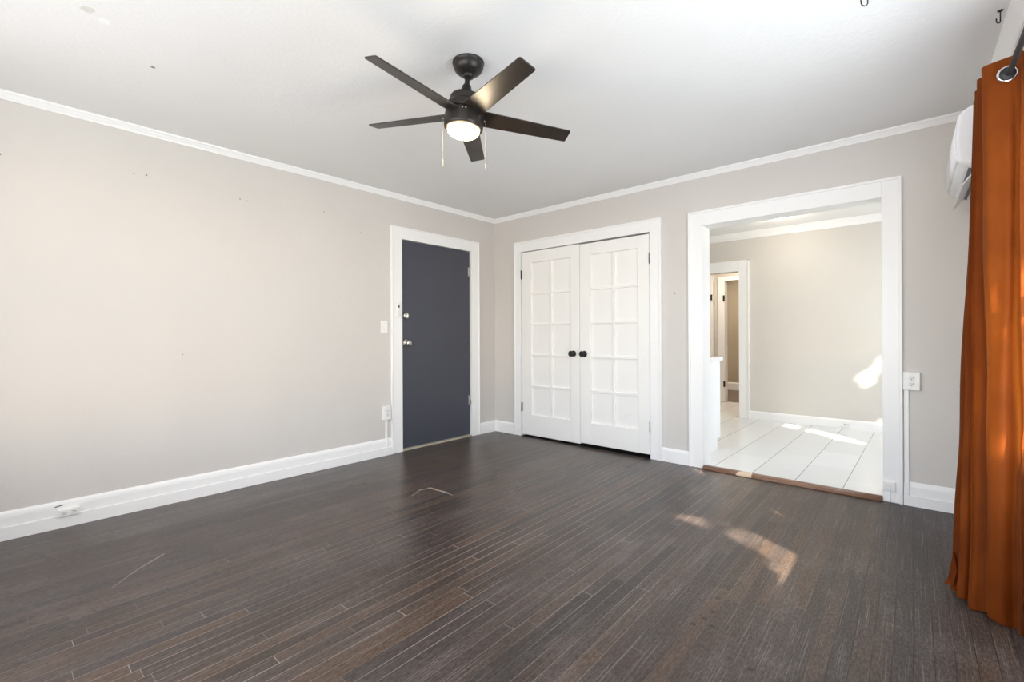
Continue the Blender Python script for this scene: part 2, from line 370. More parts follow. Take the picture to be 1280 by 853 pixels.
# left wall with the entry door hole
LY0, LY1, LH = -1.293, -0.388, 2.022
mb = MB(); mb.box((-0.14, -4.8, -0.01), (0, LY0-0.03, H)); mb.box((-0.14, LY1+0.03, -0.01), (0, 0.13, H)); mb.box((-0.14, LY0-0.03, LH+0.03), (0, LY1+0.03, H))
struct(mb.build('wall_left', M['wall']), 'long light greige wall on the left with a few nail holes')
# back wall: closet hole and cased opening
CX0, CX1, CH = 0.402, 1.911, 2.014
OX0, OX1, OH = 2.372, 3.531, 1.996
mb = MB()
mb.box((0, 0, -0.01), (CX0-0.02, 0.13, H)); mb.box((CX0-0.02, 0, CH+0.02), (CX1+0.02, 0.13, H)); mb.box((CX1+0.02, 0, -0.01), (OX0-0.02, 0.13, H))
mb.box((OX0-0.02, 0, OH+0.02), (OX1+0.02, 0.13, H)); mb.box((OX1+0.02, 0, -0.01), (4.5, 0.13, H))
struct(mb.build('wall_back', M['wall']), 'greige wall with the double closet doors and the wide cased opening')
# closet interior
mb = MB(); mb.box((0.2, 0.75, -0.01), (2.04, 0.80, H)); mb.box((0.2, 0.13, -0.01), (0.25, 0.75, H)); mb.box((1.99, 0.13, -0.01), (2.04, 0.75, H)); mb.box((0.2, 0.0, -0.02), (2.04, 0.75, -0.001)); mb.box((0.2, 0.13, 2.1), (1.99, 0.75, 2.15))
struct(mb.build('wall_closet', M['void']))
# right wall with window hole (sheared prism pieces following xw)
WY0, WY1, WZ0, WZ1 = -3.15, -1.20, 0.60, 1.98
def rw(mb, y0, y1, z0, z1, d0=0.0, d1=0.14):
    return mb.hexa([(xw(y0)+d0,y0,z0),(xw(y0)+d1,y0,z0),(xw(y1)+d1,y1,z0),(xw(y1)+d0,y1,z0),(xw(y0)+d0,y0,z1),(xw(y0)+d1,y0,z1),(xw(y1)+d1,y1,z1),(xw(y1)+d0,y1,z1)])
mb = MB(); rw(mb, -4.8, WY0, -0.01, H); rw(mb, WY1, 0.0, -0.01, H); rw(mb, WY0, WY1, -0.01, WZ0); rw(mb, WY0, WY1, WZ1, H)
struct(mb.build('wall_right', M['wall']), 'greige window wall behind the orange curtain')
# rear wall (behind the camera) with a wide window opening added for fill light
mb = MB(); mb.box((0, -4.8, -0.01), (0.8, -4.66, H)); mb.box((3.9, -4.8, -0.01), (4.4, -4.66, H)); mb.box((0.8, -4.8, -0.01), (3.9, -4.66, 0.55)); mb.box((0.8, -4.8, 2.15), (3.9, -4.66, H))
struct(mb.build('wall_rear', M['wall']))
# kitchen walls
KY = 2.60
DX0, DX1, DH = 1.10, 1.912, 1.925
mb = MB(); mb.box((-0.4, KY, 0), (DX0, KY+0.14, 2.5)); mb.box((DX1, KY, 0), (4.6, KY+0.14, 2.5)); mb.box((DX0, KY, DH), (DX1, KY+0.14, 2.5))
struct(mb.build('wall_kitchen_far', M['kwall']), 'cream wall of the kitchen facing the opening')
struct(MB().box((0.5, 0.85, 0), (0.6, KY, 2.5)).box((0.5, 0.81, 0), (2.09, 0.85, 2.5)).box((2.05, 0.13, 0), (2.09, 0.81, 2.5)).build('wall_kitchen_left', M['kwall']))
KW0, KW1, KZ0, KZ1 = 0.55, 2.05, 0.75, 1.92
mb = MB(); mb.box((4.30, 0.13, 0), (4.44, KW0, 2.5)); mb.box((4.30, KW1, 0), (4.44, KY, 2.5)); mb.box((4.30, KW0, 0), (4.44, KW1, KZ0)); mb.box((4.30, KW0, KZ1), (4.44, KW1, 2.5))
struct(mb.build('wall_kitchen_right', M['kwall']))
# hall beyond the kitchen doorway
mb = MB(); mb.box((1.305, 4.0, 1.965), (2.6, 4.12, 2.5)); mb.box((1.14, 4.0, 0), (1.262, 4.12, 2.5)); mb.box((-0.9, 4.0, 1.965), (1.14, 4.12, 2.5)); mb.box((2.0, 4.0, 0), (2.6, 4.12, 1.965)); mb.box((1.262, 4.0, 1.965), (1.305, 4.12, 2.5))
struct(mb.build('wall_hall_far', M['kwall']))
mb = MB(); mb.box((2.5, KY+0.14, 0), (2.6, 4.0, 2.5)); mb.box((-0.4, KY+0.14, 0), (-0.3, 8.1, 2.5)); mb.box((2.5, 4.12, 0), (2.6, 8.1, 2.5))
struct(mb.build('wall_hall_side', M['kwall']))
struct(MB().box((-0.9, 5.9, 0), (4.6, 6.0, 2.5)).build('wall_far_room', M['tan']), 'tan wall seen through the far doorway')

# window units: frame, meeting rail, glass
def window(name, pts, nrm, label=None):
    """pts: (axis, pos, a0, a1, z0, z1); frame thickness along the wall's normal."""
    axis, pos, a0, a1, z0, z1, nv = pts
    P = (lambda a, d, z: (pos(a)+d, a, z)) if axis == 'y' else (lambda a, d, z: (a, pos(a)+d, z))
    o = thing(name, label, None, P((a0+a1)/2, 0, z0), kind='structure')
    def bar(mb, A0, A1, d0, d1, Z0, Z1):
        mb.hexa([P(A0,d0,Z0),P(A0,d1,Z0),P(A1,d1,Z0),P(A1,d0,Z0),P(A0,d0,Z1),P(A0,d1,Z1),P(A1,d1,Z1),P(A1,d0,Z1)])
    s = nrm; t = 0.045; mb = MB()
    bar(mb, a0, a0+t, s*.03, s*.11, z0, z1); bar(mb, a1-t, a1, s*.03, s*.11, z0, z1); bar(mb, a0+t, a1-t, s*.03, s*.11, z0, z0+t); bar(mb, a0+t, a1-t, s*.03, s*.11, z1-t, z1)
    for i in range(1, nv):
        c = a0+(a1-a0)*i/nv; bar(mb, c-.03, c+.03, s*.03, s*.11, z0+t, z1-t)
    zm = (z0+z1)/2; bar(mb, a0+t, a1-t, s*.04, s*.09, zm-.02, zm+.02)
    mb.build('frame', M['white'], o, 0.003)
    mb = MB(); bar(mb, a0+t-.01, a1-t+.01, s*.06, s*.064, z0+t-.01, z1-t+.01); mb.build('glass', M['glass'], o)
    mb = MB(); bar(mb, a0-.09, a0, -s*.018, s*.0, z0-.02, z1+.09); bar(mb, a1, a1+.09, -s*.018, 0, z0-.02, z1+.09); bar(mb, a0, a1, -s*.018, 0, z1, z1+.09); bar(mb, a0-.11, a1+.11, -s*.05, s*.03, z0-.03, z0); bar(mb, a0-.09, a1+.09, -s*.018, 0, z0-.10, z0-.03)
    mb.build('casing', M['white'], o, 0.003)
    return o
window('window_1', ('y', xw, WY0, WY1, WZ0, WZ1, 1), 1, 'white framed window behind the orange curtain')
window('added_window', ('x', lambda a: -4.66, 0.8, 3.9, 0.55, 2.15, 3), -1)  # unseen window added behind the camera to brighten the room
window('window_3', ('y', lambda a: 4.30, KW0, KW1, KZ0, KZ1, 2), 1)

# baseboards
def bb(mb, fn, a, b, hgt, step=None):
    """fn(d, t, z): d = distance out of the wall."""
    if step: prof = [(0,0),(.024,0),(.024,step-.004),(.022,step-.0025),(.010,step-.0025),(.010,step+.0015),(.0145,step+.0015),(.0145,hgt-.03),(.012,hgt-.014),(.007,hgt-.004),(.004,hgt),(0,hgt)]
    else: prof = [(0,0),(.017,0),(.017,hgt-.022),(.014,hgt-.012),(.006,hgt-.003),(.004,hgt),(0,hgt)]
    mb.extrude(prof, lambda p, t: fn(p[0], t, p[1]), a, b); return mb
LW = lambda d, t, z: (d, t, z)
BW = lambda d, t, z: (t, -d, z)
RW = lambda d, t, z: (xw(t)-d, t, z)
mb = bb(MB(), LW, -4.66, -1.415, .153, .074); struct(mb.build('baseboard_left', M['white']), 'tall white baseboard in two steps along the left wall')
mb = bb(MB(), LW, -0.272, 0.0, .125); bb(mb, BW, 0.0, 0.314, .125); struct(mb.build('baseboard_corner', M['white']), 'short white baseboard turning the corner between the doors')
struct(bb(MB(), BW, 2.019, 2.256, .118).build('baseboard_back', M['white']), 'short white baseboard between closet and opening')
struct(bb(MB(), BW, 3.637, 4.03, .150, .068).build('baseboard_back_right', M['white']), 'white stepped baseboard right of the opening')
struct(bb(MB(), RW, -4.66, -0.03, .150, .068).build('baseboard_right', M['white']))
struct(bb(MB(), lambda d, t, z: (t, KY-d, z+.02), 2.035, 4.30, .105).build('baseboard_kitchen', M['white']), 'white baseboard under the kitchen wall')
struct(bb(MB(), lambda d, t, z: (t, 5.9-d, z+.01), -0.3, 2.5, .15).build('baseboard_far_room', M['white']))

# crown mouldings
CR = [(0,2.395),(.007,2.395),(.009,2.402),(.014,2.408),(.024,2.424),(.030,2.429),(.030,H),(0,H)]
struct(MB().extrude(CR, lambda p, t: (p[0], t, p[1]), -4.66, 0.0).build('trim_1', M['white']), 'thin white crown moulding along the left wall')
struct(MB().extrude(CR, lambda p, t: (t, -p[0], p[1]), 0.0, 4.03).build('trim_2', M['white']), 'thin white crown moulding along the back wall')
struct(MB().extrude([(0,2.36),(.012,2.36),(.016,2.385),(.050,2.425),(.054,H),(0,H)], lambda p, t: (xw(t)-p[0], t, p[1]), -4.66, -0.031).build('trim_3', M['white']), 'wider white moulding above the curtain')
struct(MB().extrude([(0,2.333),(.012,2.333),(.02,2.37),(.05,2.41),(.05,2.42),(0,2.42)], lambda p, t: (t, KY-p[0], p[1]), 0.6, 4.3).build('trim_4', M['white']), 'white crown moulding in the kitchen')

# door and opening casings
def casing(name, fn, a0, a1, top, i0, i1, itop, label, bead=.018, thick=.020):
    """outer a0..a1 x 0..top, inner opening i0..i1 x itop. fn(along, out, z)."""
    mb = MB()
    def bx(A0, A1, d0, d1, Z0, Z1):
        mb.hexa([fn(A0,d0,Z0),fn(A0,d1,Z0),fn(A1,d1,Z0),fn(A1,d0,Z0),fn(A0,d0,Z1),fn(A0,d1,Z1),fn(A1,d1,Z1),fn(A1,d0,Z1)])
    bx(a0, i0, 0, thick, 0, top); bx(i1, a1, 0, thick, 0, top); bx(i0, i1, 0, thick, itop, top)
    bx(a0, a0+bead, thick, thick+.010, 0, top); bx(a1-bead, a1, thick, thick+.010, 0, top); bx(a0+bead, a1-bead, thick, thick+.010, top-bead, top)
    return struct(mb.build(name, M['white'], None, 0.0025), label)
casing('trim_5', lambda a, d, z: (d, a, z), -1.4137, -0.2737, 2.135, LY0, LY1, LH, 'white casing around the slate blue entry door', .010, .018)
casing('trim_6', lambda a, d, z: (a, -d, z), 0.3152, 2.0183, 2.125, CX0, CX1, CH, 'white casing around the double closet doors')
casing('trim_7', lambda a, d, z: (a, -d, z), 2.2565, 3.6344, 2.117, OX0, OX1, OH, 'wide white casing around the kitchen opening')
# jamb linings
mb = MB(); mb.box((OX0-.02, -.004, 0), (OX0, .15, OH)).box((OX1, -.004, 0), (OX1+.02, .15, OH)).box((OX0-.02, -.004, OH), (OX1+.02, .15, OH+.02))
struct(mb.build('trim_8', M['white']), 'white lining inside the kitchen opening')
mb = MB(); mb.box((CX0-.02, -.004, 0), (CX0, .13, CH)).box((CX1, -.004, 0), (CX1+.02, .13, CH)).box((CX0-.02, -.004, CH), (CX1+.02, .13, CH+.02))
struct(mb.build('trim_9', M['white']))
mb = MB(); mb.box((-.14, LY0-.03, 0), (.004, LY0, LH)).box((-.14, LY1, 0), (.004, LY1+.03, LH)).box((-.14, LY0-.03, LH), (.004, LY1+.03, LH+.03))
struct(mb.build('trim_10', M['white']))
struct(MB().box((-.14, LY0, 0), (.012, LY1, .014)).build('trim_11', M['rawwood'], None, .003), 'thin worn wooden sill under the entry door')
# reducer strip at the kitchen opening
TP = [(.014,0),(-.048,0),(-.050,.006),(-.044,.016),(-.034,.023),(-.020,.027),(.000,.027),(.014,.026)]
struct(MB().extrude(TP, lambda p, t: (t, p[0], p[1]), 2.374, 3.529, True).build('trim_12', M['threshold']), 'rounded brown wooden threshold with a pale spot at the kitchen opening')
# kitchen doorway casing (flat boards) and its jamb
mb = MB(); mb.box((DX1, KY-.02, .02), (2.032, KY, 2.06)).box((.98, KY-.02, .02), (DX0, KY, 2.06)).box((DX0, KY-.02, DH), (DX1, KY, 2.06)).box((2.020, KY-.028, .02), (2.034, KY, 2.065)).box((.98, KY-.028, 2.05), (2.034, KY, 2.065))
struct(mb.build('trim_13', M['white'], None, .002), 'white casing of the doorway in the kitchen wall')
mb = MB(); mb.box((1.20, 3.97, .02), (1.262, 4.0, 2.03)).box((1.262, 3.97, 1.965), (2.1, 4.0, 2.03)).box((1.262, 3.97, .02), (1.305, 4.12, 1.965)).box((1.06, 3.97, .02), (1.125, 4.0, 2.10)).box((-.3, 3.97, 2.03), (1.06, 4.0, 2.10))
struct(mb.build('trim_14', M['white'], None, .002), 'white casing of the doorway at the end of the hall')
def mini_hinge(parent, x, y, z): MB().box((x-.006, y-.012, z-.045), (x+.018, y+.004, z+.045)).build('hinge', M['black'], parent)
hf = bpy.data.objects['trim_14']
for z in (1.689, .308): mini_hinge(hf, 1.292, 3.966, z)
mini_hinge(hf, 1.098, 3.968, 1.71)

# ------------------------------------------------------------------ doors
# door_1: flat slate door in the left wall
d1 = thing('door_1', 'flat slate blue entry door with knob and deadbolt', None, (-.03, (LY0+LY1)/2, 0.01), kind='structure')
MB().box((-.052, LY0+.004, .022), (-.010, LY1-.004, LH-.004)).build('leaf', M['navy'], d1, .002)
k = MB().lathe([(0,0),(.033,0),(.034,.004),(.030,.009),(.016,.011),(.012,.018),(.012,.032),(.020,.038),(.027,.047),(.0275,.058),(.022,.067),(.010,.071),(0,.072)], (-.010, -1.237, 1.032), (1,0,0)).build('door_knob', M['nickel'], d1); k['label'] = 'round satin nickel knob'
k = MB().lathe([(0,0),(.032,0),(.033,.004),(.028,.014),(.020,.017),(0,.017)], (-.010, -1.235, 1.294), (1,0,0)).build('deadbolt', M['nickel'], d1); k['label'] = 'satin nickel deadbolt above the knob'
MB().box((.007, -1.240, 1.276), (.024, -1.230, 1.312)).build('thumb_turn', M['nickel'], k, .002)
for z in (1.80, .40):
    h = MB().lathe([(0,-.05),(.006,-.05),(.006,.05),(0,.05)], (-.003, LY1-.001, z), (0,0,1), 12); h.box((-.010, LY1-.028, z-.048), (-.007, LY1-.001, z+.048)).build('hinge', M['nickel'], d1)

# closet doors: rails, stiles and muntins around recessed panes
def french(name, x0, x1, z0, z1, ex0, exm, ex1, rows, y0, label, knob_x, hinge_x, hz):
    d = thing(name, label, None, ((x0+x1)/2, y0, z0), kind='structure')
    T = .035
    mb = MB(); mb.box((x0, y0, z0), (ex0, y0+T, z1)).box((ex1, y0, z0), (x1, y0+T, z1)).box((ex0, y0, rows[0]), (ex1, y0+T, z1)).box((ex0, y0, z0), (ex1, y0+T, rows[-1]))
    m = .0115
    for r in rows[1:-1]: mb.box((ex0, y0+.004, r-m), (ex1, y0+T-.004, r+m))
    mb.box((exm-m, y0+.0035, rows[-1]), (exm+m, y0+T-.0035, rows[0]))
    mb.build('frame', M['doorwhite'], d, .0035, 2)
    MB().box((ex0-.004, y0+.021, rows[-1]-.004), (ex1+.004, y0+.026, rows[0]+.004)).build('panel', M['doorwhite'], d)
    kb = MB().lathe([(0,0),(.030,0),(.031,.003),(.026,.008),(.011,.010),(.010,.026),(.019,.032),(.029,.044),(.030,.052),(.025,.061),(.015,.062),(.013,.060),(0,.060)], (knob_x, y0, .915), (0,-1,0)).build('door_knob', M['black'], d); kb['label'] = 'round black knob'
    for z in hz:
        MB().lathe([(0,-.048),(.0065,-.048),(.0065,.048),(0,.048)], (hinge_x, y0-.006, z), (0,0,1), 12).box((hinge_x-.007, y0-.003, z-.046), (hinge_x+.007, y0+.003, z+.046)).build('hinge', M['black'], d)
    return d
RO = [1.885, 1.551, 1.220, .887, .552, .244]
french('door_2', .410, 1.162, .020, 2.008, .545, .806, 1.054, RO, -.004, 'white closet door with ten panes, left leaf', 1.092, .412, (1.765, .318))
french('door_3', 1.168, 1.903, .034, 2.000, 1.294, 1.541, 1.791, RO, -.008, 'white closet door with ten panes, right leaf', 1.222, 1.908, (1.781, .283))

# ================================================================== CEILING FAN
FO = Vector((2.078, -2.362, 2.44))
fan = thing('ceiling_fan', 'dark bronze ceiling fan with five blades and a lit round lamp', 'ceiling fan', FO)
up = Vector((.038, .075, 1)).normalized(); QT = Vector((0,0,1)).rotation_difference(up)
def fp(p): return FO + Vector((0,0,-.02)) + QT @ (Vector(p) + Vector((0,0,.02)))
def fz(z): return z - 2.44
def axl(mb, prof, seg=48): return mb.lathe([(r, fz(z)+.02) for r, z in prof], FO + Vector((0,0,-.02)), up, seg)
MB().lathe([(0,0),(.076,0),(.078,-.004),(.078,-.009),(.074,-.012),(.075,-.018),(.073,-.030),(.066,-.043),(.054,-.054),(.040,-.061),(.026,-.064),(0,-.064)], FO, (0,0,1), 48).build('canopy', M['bronze'], fan)
MB().lathe([(0,0),(.020,0),(.028,-.006),(.030,-.016),(.024,-.026),(.012,-.030),(0,-.030)], FO+Vector((0,0,-.052)), (0,0,1), 24).build('hanger_ball', M['bronze'], fan)
axl(MB(), [(0,2.385),(.0125,2.385),(.0125,2.29),(0,2.29)], 20).build('downrod', M['bronze'], fan)
axl(MB(), [(0,2.325),(.018,2.325),(.022,2.318),(.026,2.30),(.036,2.282),(.040,2.272),(.040,2.262),(0,2.262)], 32).build('yoke_cover', M['bronze'], fan)
axl(MB(), [(0,2.270),(.055,2.270),(.072,2.266),(.077,2.258),(.078,2.238),(.075,2.232),(.086,2.228),(.092,2.218),(.094,2.196),(.094,2.186),(0,2.186)]).build('motor_housing', M['bronze'], fan)
lk = axl(MB(), [(0,2.182),(.088,2.182),(.094,2.180),(.096,2.172),(.096,2.120),(.094,2.108),(.086,2.103),(.082,2.106),(0,2.106)]).build('light_kit', M['bronze'], fan)
ln = axl(MB(), [(0,2.104),(.077,2.104),(.078,2.096),(.075,2.087),(.064,2.078),(.045,2.072),(.020,2.069),(0,2.0685)]).build('lamp_lens', M['lens'], fan); ln['label'] = 'glowing frosted lamp lens'
# three pale screws on the front of the light kit
cdir = Vector((CAM.x-FO.x, CAM.y-FO.y, 0)).normalized(); ca = math.atan2(cdir.y, cdir.x)
for da in (-.20, .03, .20):
    a = ca + da - .12; p = fp((.0955*math.cos(a), .0955*math.sin(a), fz(2.168)))
    MB().lathe([(0,0),(.0035,0),(.003,.002),(0,.003)], p, (math.cos(a), math.sin(a), 0), 10).build('screw', M['nickel'], lk)
zb = 2.175
for k in range(5):
    a = math.radians(128.7 - 72*k); r = Vector((math.cos(a), math.sin(a), 0)); r = (r - up*r.dot(up)).normalized(); t = up.cross(r)
    pit = -.244; sd = t*math.cos(pit) + up*math.sin(pit); nn = r.cross(sd).normalized()
    c = fp((0, 0, fz(zb)))
    def bl(rad, side, h): return c + r*rad + sd*side + nn*h
    outline = [(.074,.050),(.11,.052),(.535,.042),(.541,.036),(.541,-.036),(.535,-.042),(.11,-.052),(.074,-.050)]
    mb = MB(); T_ = [mb.bm.verts.new(bl(x, y, .003)) for x, y in outline]; B_ = [mb.bm.verts.new(bl(x, y, -.003)) for x, y in outline]
    mb.bm.faces.new(T_); mb.bm.faces.new(list(reversed(B_)))
    for i in range(len(outline)): mb.bm.faces.new((T_[i], B_[i], B_[(i+1) % 8], T_[(i+1) % 8]))
    mb.build('blade', M['blade'], fan, .0012)
    mb = MB(); mb.hexa([bl(.05,-.030,.003),bl(.125,-.026,.003),bl(.125,.026,.003),bl(.05,.030,.003),bl(.05,-.030,.008),bl(.125,-.026,.008),bl(.125,.026,.008),bl(.05,.030,.008)])
    mb.build('blade_iron', M['bronze'], fan, .002)
cr = Vector((R_[0], R_[1], 0)).normalized()
for s, zt, zl in ((-1, 2.150, 1.925), (1, 2.125, 1.905)):
    off = cr*s*.106 if s < 0 else cr*.104
    p0 = fp((off.x*.90, off.y*.90, fz(2.152))); p1 = fp((off.x, off.y, fz(2.150))); x, y = p1.x, p1.y
    ch = MB().tube([p0, p1, (x, y, p1.z-.006), (x, y, zl+.035)], .0007, 6).lathe([(0,0),(.005,.002),(.0055,.005),(.004,.009),(0,.010)], p0, p1-p0, 10).build('pull_chain', M['chain'], fan)
    b_ = MB()
    for i in range(34): b_.lathe([(0,-.0016),(.0011,-.001),(.0015,0),(.0011,.001),(0,.0016)], (x, y, p1.z-.012-i*.0056), (0,0,1), 6)
    b_.build('beads', M['chain'], ch)
    MB().lathe([(0,0),(.0025,.001),(.003,.006),(.003,.028),(.002,.034),(0,.036)], (x, y, zl), (0,0,1), 12).build('pull_handle', M['chain'], ch)
pl_ = bpy.data.lights.new('fan_lamp_glow', 'POINT'); pl_.energy = LAMP_FAN; pl_.color = (1.0, .80, .55); pl_.shadow_soft_size = .06
po = bpy.data.objects.new('fan_lamp_glow', pl_); COL.objects.link(po); po.location = fp((0,0,fz(2.03)))

# ================================================================== CURTAIN AND ROD
cur = thing('curtain', 'rust orange velvet grommet curtain hanging in deep folds by the window', 'curtain', (3.96, -1.25, 0.0))
def cat(P, n):
    out = []
    for i in range(len(P)-1):
        p0 = P[max(i-1,0)]; p1 = P[i]; p2 = P[i+1]; p3 = P[min(i+2, len(P)-1)]
        for k in range(n):
            t = k/n; out.append(tuple(0.5*((2*b)+(-a+c)*t+(2*a-5*b+4*c-d)*t*t+(-a+3*b-3*c+d)*t**3) for a, b, c, d in zip(p0, p1, p2, p3)))
    out.append(tuple(P[-1])); return out
top = [(4.045,-.985),(3.99,-.990),(3.928,-.995),(3.916,-1.012),(3.928,-1.03),(3.99,-1.045),(4.035,-1.055),(4.043,-1.075),(4.035,-1.095),(3.985,-1.10),(3.928,-1.105),(3.914,-1.125),(3.926,-1.145),(3.985,-1.16),(4.032,-1.17),(4.043,-1.19),(4.032,-1.21),(3.985,-1.22),(3.928,-1.225),(3.914,-1.245),(3.926,-1.265),(3.985,-1.275),(4.032,-1.285),(4.04,-1.305),(4.032,-1.32),(3.985,-1.33),(3.935,-1.335),(3.921,-1.352),(3.932,-1.375),(3.985,-1.395),(4.008,-1.404),(4.019,-1.436),(4.030,-1.412),(4.050,-1.425)]
bot = [(4.0, -1.06), (3.94, -1.08), (3.85, -1.165), (3.822, -1.195), (3.84, -1.215), (3.89, -1.2), (3.945, -1.19), (3.96, -1.2), (3.955, -1.215), (3.91, -1.235), (3.865, -1.262), (3.846, -1.28), (3.862, -1.3), (3.9, -1.285), (3.945, -1.27), (3.965, -1.28), (3.955, -1.295), (3.92, -1.31), (3.89, -1.328), (3.875, -1.346), (3.893, -1.362), (3.925, -1.352), (3.955, -1.345), (3.97, -1.352), (3.965, -1.362), (3.95, -1.372), (3.935, -1.385), (3.926, -1.402), (3.945, -1.422), (3.975, -1.43), (3.996, -1.438), (4.004, -1.478), (4.022, -1.450), (4.046, -1.470)]
NT = 5; tp = cat(top, NT); bp = cat(bot, NT); NZ = 70
ROD = (lambda y: (xw(y)-.083, y, 2.065))
cb_ = bmesh.new(); grid = []
rg = random.Random(3); ph = [rg.uniform(0, 6.28) for _ in range(6)]
for j in range(NZ+1):
    f = j/NZ; row = []
    for i, (a, b) in enumerate(zip(tp, bp)):
        u = i/len(tp); e = f**1.15
        z = 2.132 + (0.012 + .006*math.sin(u*40) - 2.132)*f
        wv = .0045*math.sin(f*9+u*55+ph[0])*math.sin(math.pi*f) + .003*math.sin(f*21+u*31+ph[1])*f
        x = a[0]+(b[0]-a[0])*e + wv; y = a[1]+(b[1]-a[1])*e + wv*.7
        rl = (.010*math.sin(f*1.5+u*62+1.0) + .004*math.sin(u*140+f*3.0))*min(1, f/.2); y += rl; x += rl*.3
        # slight cinch where the cloth hangs off the rod
        row.append(cb_.verts.new((min(x, xw(y)-.012), y, z)))
    grid.append(row)
for j in range(NZ):
    for i in range(len(tp)-1):
        fc = cb_.faces.new((grid[j][i], grid[j][i+1], grid[j+1][i+1], grid[j+1][i])); fc.smooth = True
me = bpy.data.meshes.new('panel'); cb_.to_mesh(me); cb_.free(); me.materials.append(M['curtain'])
pn = bpy.data.objects.new('panel', me); COL.objects.link(pn); pn.parent = cur; pn.matrix_parent_inverse = Matrix.Translation(-wpos(cur))
# turned corner of the hem that kicks out on the floor
fl = MB(); A = [(3.836,-1.215,.17),(3.818,-1.208,.05),(3.806,-1.203,.024),(3.834,-1.232,.030),(3.846,-1.242,.10)]; B = [(p[0]+.006, p[1]+.012, p[2]) for p in A]
va = [fl.bm.verts.new(p) for p in A]; vb = [fl.bm.verts.new(p) for p in B]; fl.bm.faces.new(va); fl.bm.faces.new(list(reversed(vb)))
for i in range(5): fl.bm.faces.new((va[i], vb[i], vb[(i+1) % 5], va[(i+1) % 5]))
fl.build('hem_corner', M['curtain'], cur, .001)
def ring(name, c, nrm, R0, r0, mat, parent, seg=36):
    prof = [(R0 + r0*math.cos(t), r0*math.sin(t)) for t in [2*math.pi*k/10 for k in range(11)]]
    return MB().lathe(prof, c, nrm, seg).build(name, mat, parent)
for (gx, gy) in ((3.981, -.992), (3.981, -1.045), (3.981, -1.10), (3.981, -1.16), (3.981, -1.22), (3.981, -1.276), (3.981, -1.331)):
    g = ring('grommet', (ROD(gy)[0], gy, 2.068), (0.05,1,0), .021, .0035, M['chrome'], cur)
g = ring('grommet', (3.987, -1.408, 2.066), (-.10,1,0.02), .0255, .0042, M['chrome'], cur)
MB().lathe([(0,-.001),(.0245,-.001),(.0245,.0012),(0,.0012)], (3.987, -1.409, 2.066), (-.10,1,.02), 30).build('grommet_opening', M['slot'], g)

rod = thing('curtain_rod', 'black metal curtain rod threaded through the orange curtain', 'curtain rod', ROD(-2.2))
MB().tube([ROD(-.93), ROD(-3.35)], .0095, 20).build('rod', M['black'], rod)
for y in (-.955, -3.30):
    x, _, z = ROD(y)
    MB().box((x-.006, y-.006, z-.018), (xw(y)-.018, y+.006, z-.0095)).box((xw(y)-.018, y-.012, z-.05), (xw(y), y+.012, z+.03)).build('bracket', M['black'], rod, .001)
for y, s in ((-.93, 1), (-3.35, -1)):
    MB().lathe([(0,0),(.012,0),(.014,.006),(.018,.018),(.014,.030),(0,.034)], ROD(y), (0,s,0), 20).build('finial', M['black'], rod)

# ================================================================== AIR CONDITIONER
ay0, ay1 = -.86, -.14
ac = thing('air_conditioner', 'white wall-mounted air conditioner with open flap, high on the wall behind the orange curtain', 'air conditioner', (xw(-.5)-.1, -.5, 2.0))
XS = lambda dx, y: xw(y) - dx
prof = [(0,2.190),(.10,2.186),(.145,2.176),(.172,2.160),(.186,2.138),(.194,2.09),(.197,2.03),(.195,1.96),(.189,1.925),(.180,1.908),(.160,1.898),(.135,1.886),(.125,1.876),(.060,1.858),(0,1.856)]
mb = MB(); n = len(prof); rings = []
for y, sc in ((ay0, .93), (ay0+.006, .975), (ay0+.018, 1.0), (ay1-.018, 1.0), (ay1-.006, .975), (ay1, .93)):
    rings.append([mb.bm.verts.new((XS(p[0]*sc, y), y, 2.02+(p[1]-2.02)*sc)) for p in prof])
for A, B in zip(rings, rings[1:]):
    for i in range(n):
        f = mb.bm.faces.new((A[i], A[(i+1) % n], B[(i+1) % n], B[i])); f.smooth = (i < 10)
mb.bm.faces.new(list(reversed(rings[0]))); mb.bm.faces.new(rings[-1]); mb.build('body', M['acwhite'], ac)
pp = [(.187,2.140),(.196,2.09),(.200,2.03),(.198,1.96),(.191,1.922),(.184,1.926),(.190,1.96),(.192,2.03),(.188,2.09),(.180,2.138)]
mb = MB(); mb.extrude(pp, lambda p, t: (XS(p[0], t), t, p[1]), ay0+.022, ay1-.022, True); mb.build('front_panel', M['acwhite'], ac)
mb = MB(); mb.extrude([(.150,1.897),(.120,1.881),(.112,1.866),(.150,1.884)], lambda p, t: (XS(p[0], t), t, p[1]), ay0+.05, ay1-.05); o = mb.build('air_outlet', M['grey'], ac); o['label'] = 'dark grey air outlet slot'
mb = MB(); mb.extrude([(.122,1.874),(.127,1.877),(.150,1.850),(.172,1.818),(.168,1.815),(.145,1.846)], lambda p, t: (XS(p[0], t), t, p[1]), ay0+.05, ay1-.04); mb.build('flap', M['acwhite'], ac, .001)
MB().lathe([(0,0),(.006,0),(.006,.0015),(0,.0015)], (XS(.200,-.22), -.22, 1.98), (-1,0,0), 16).build('badge', M['grey'], ac)

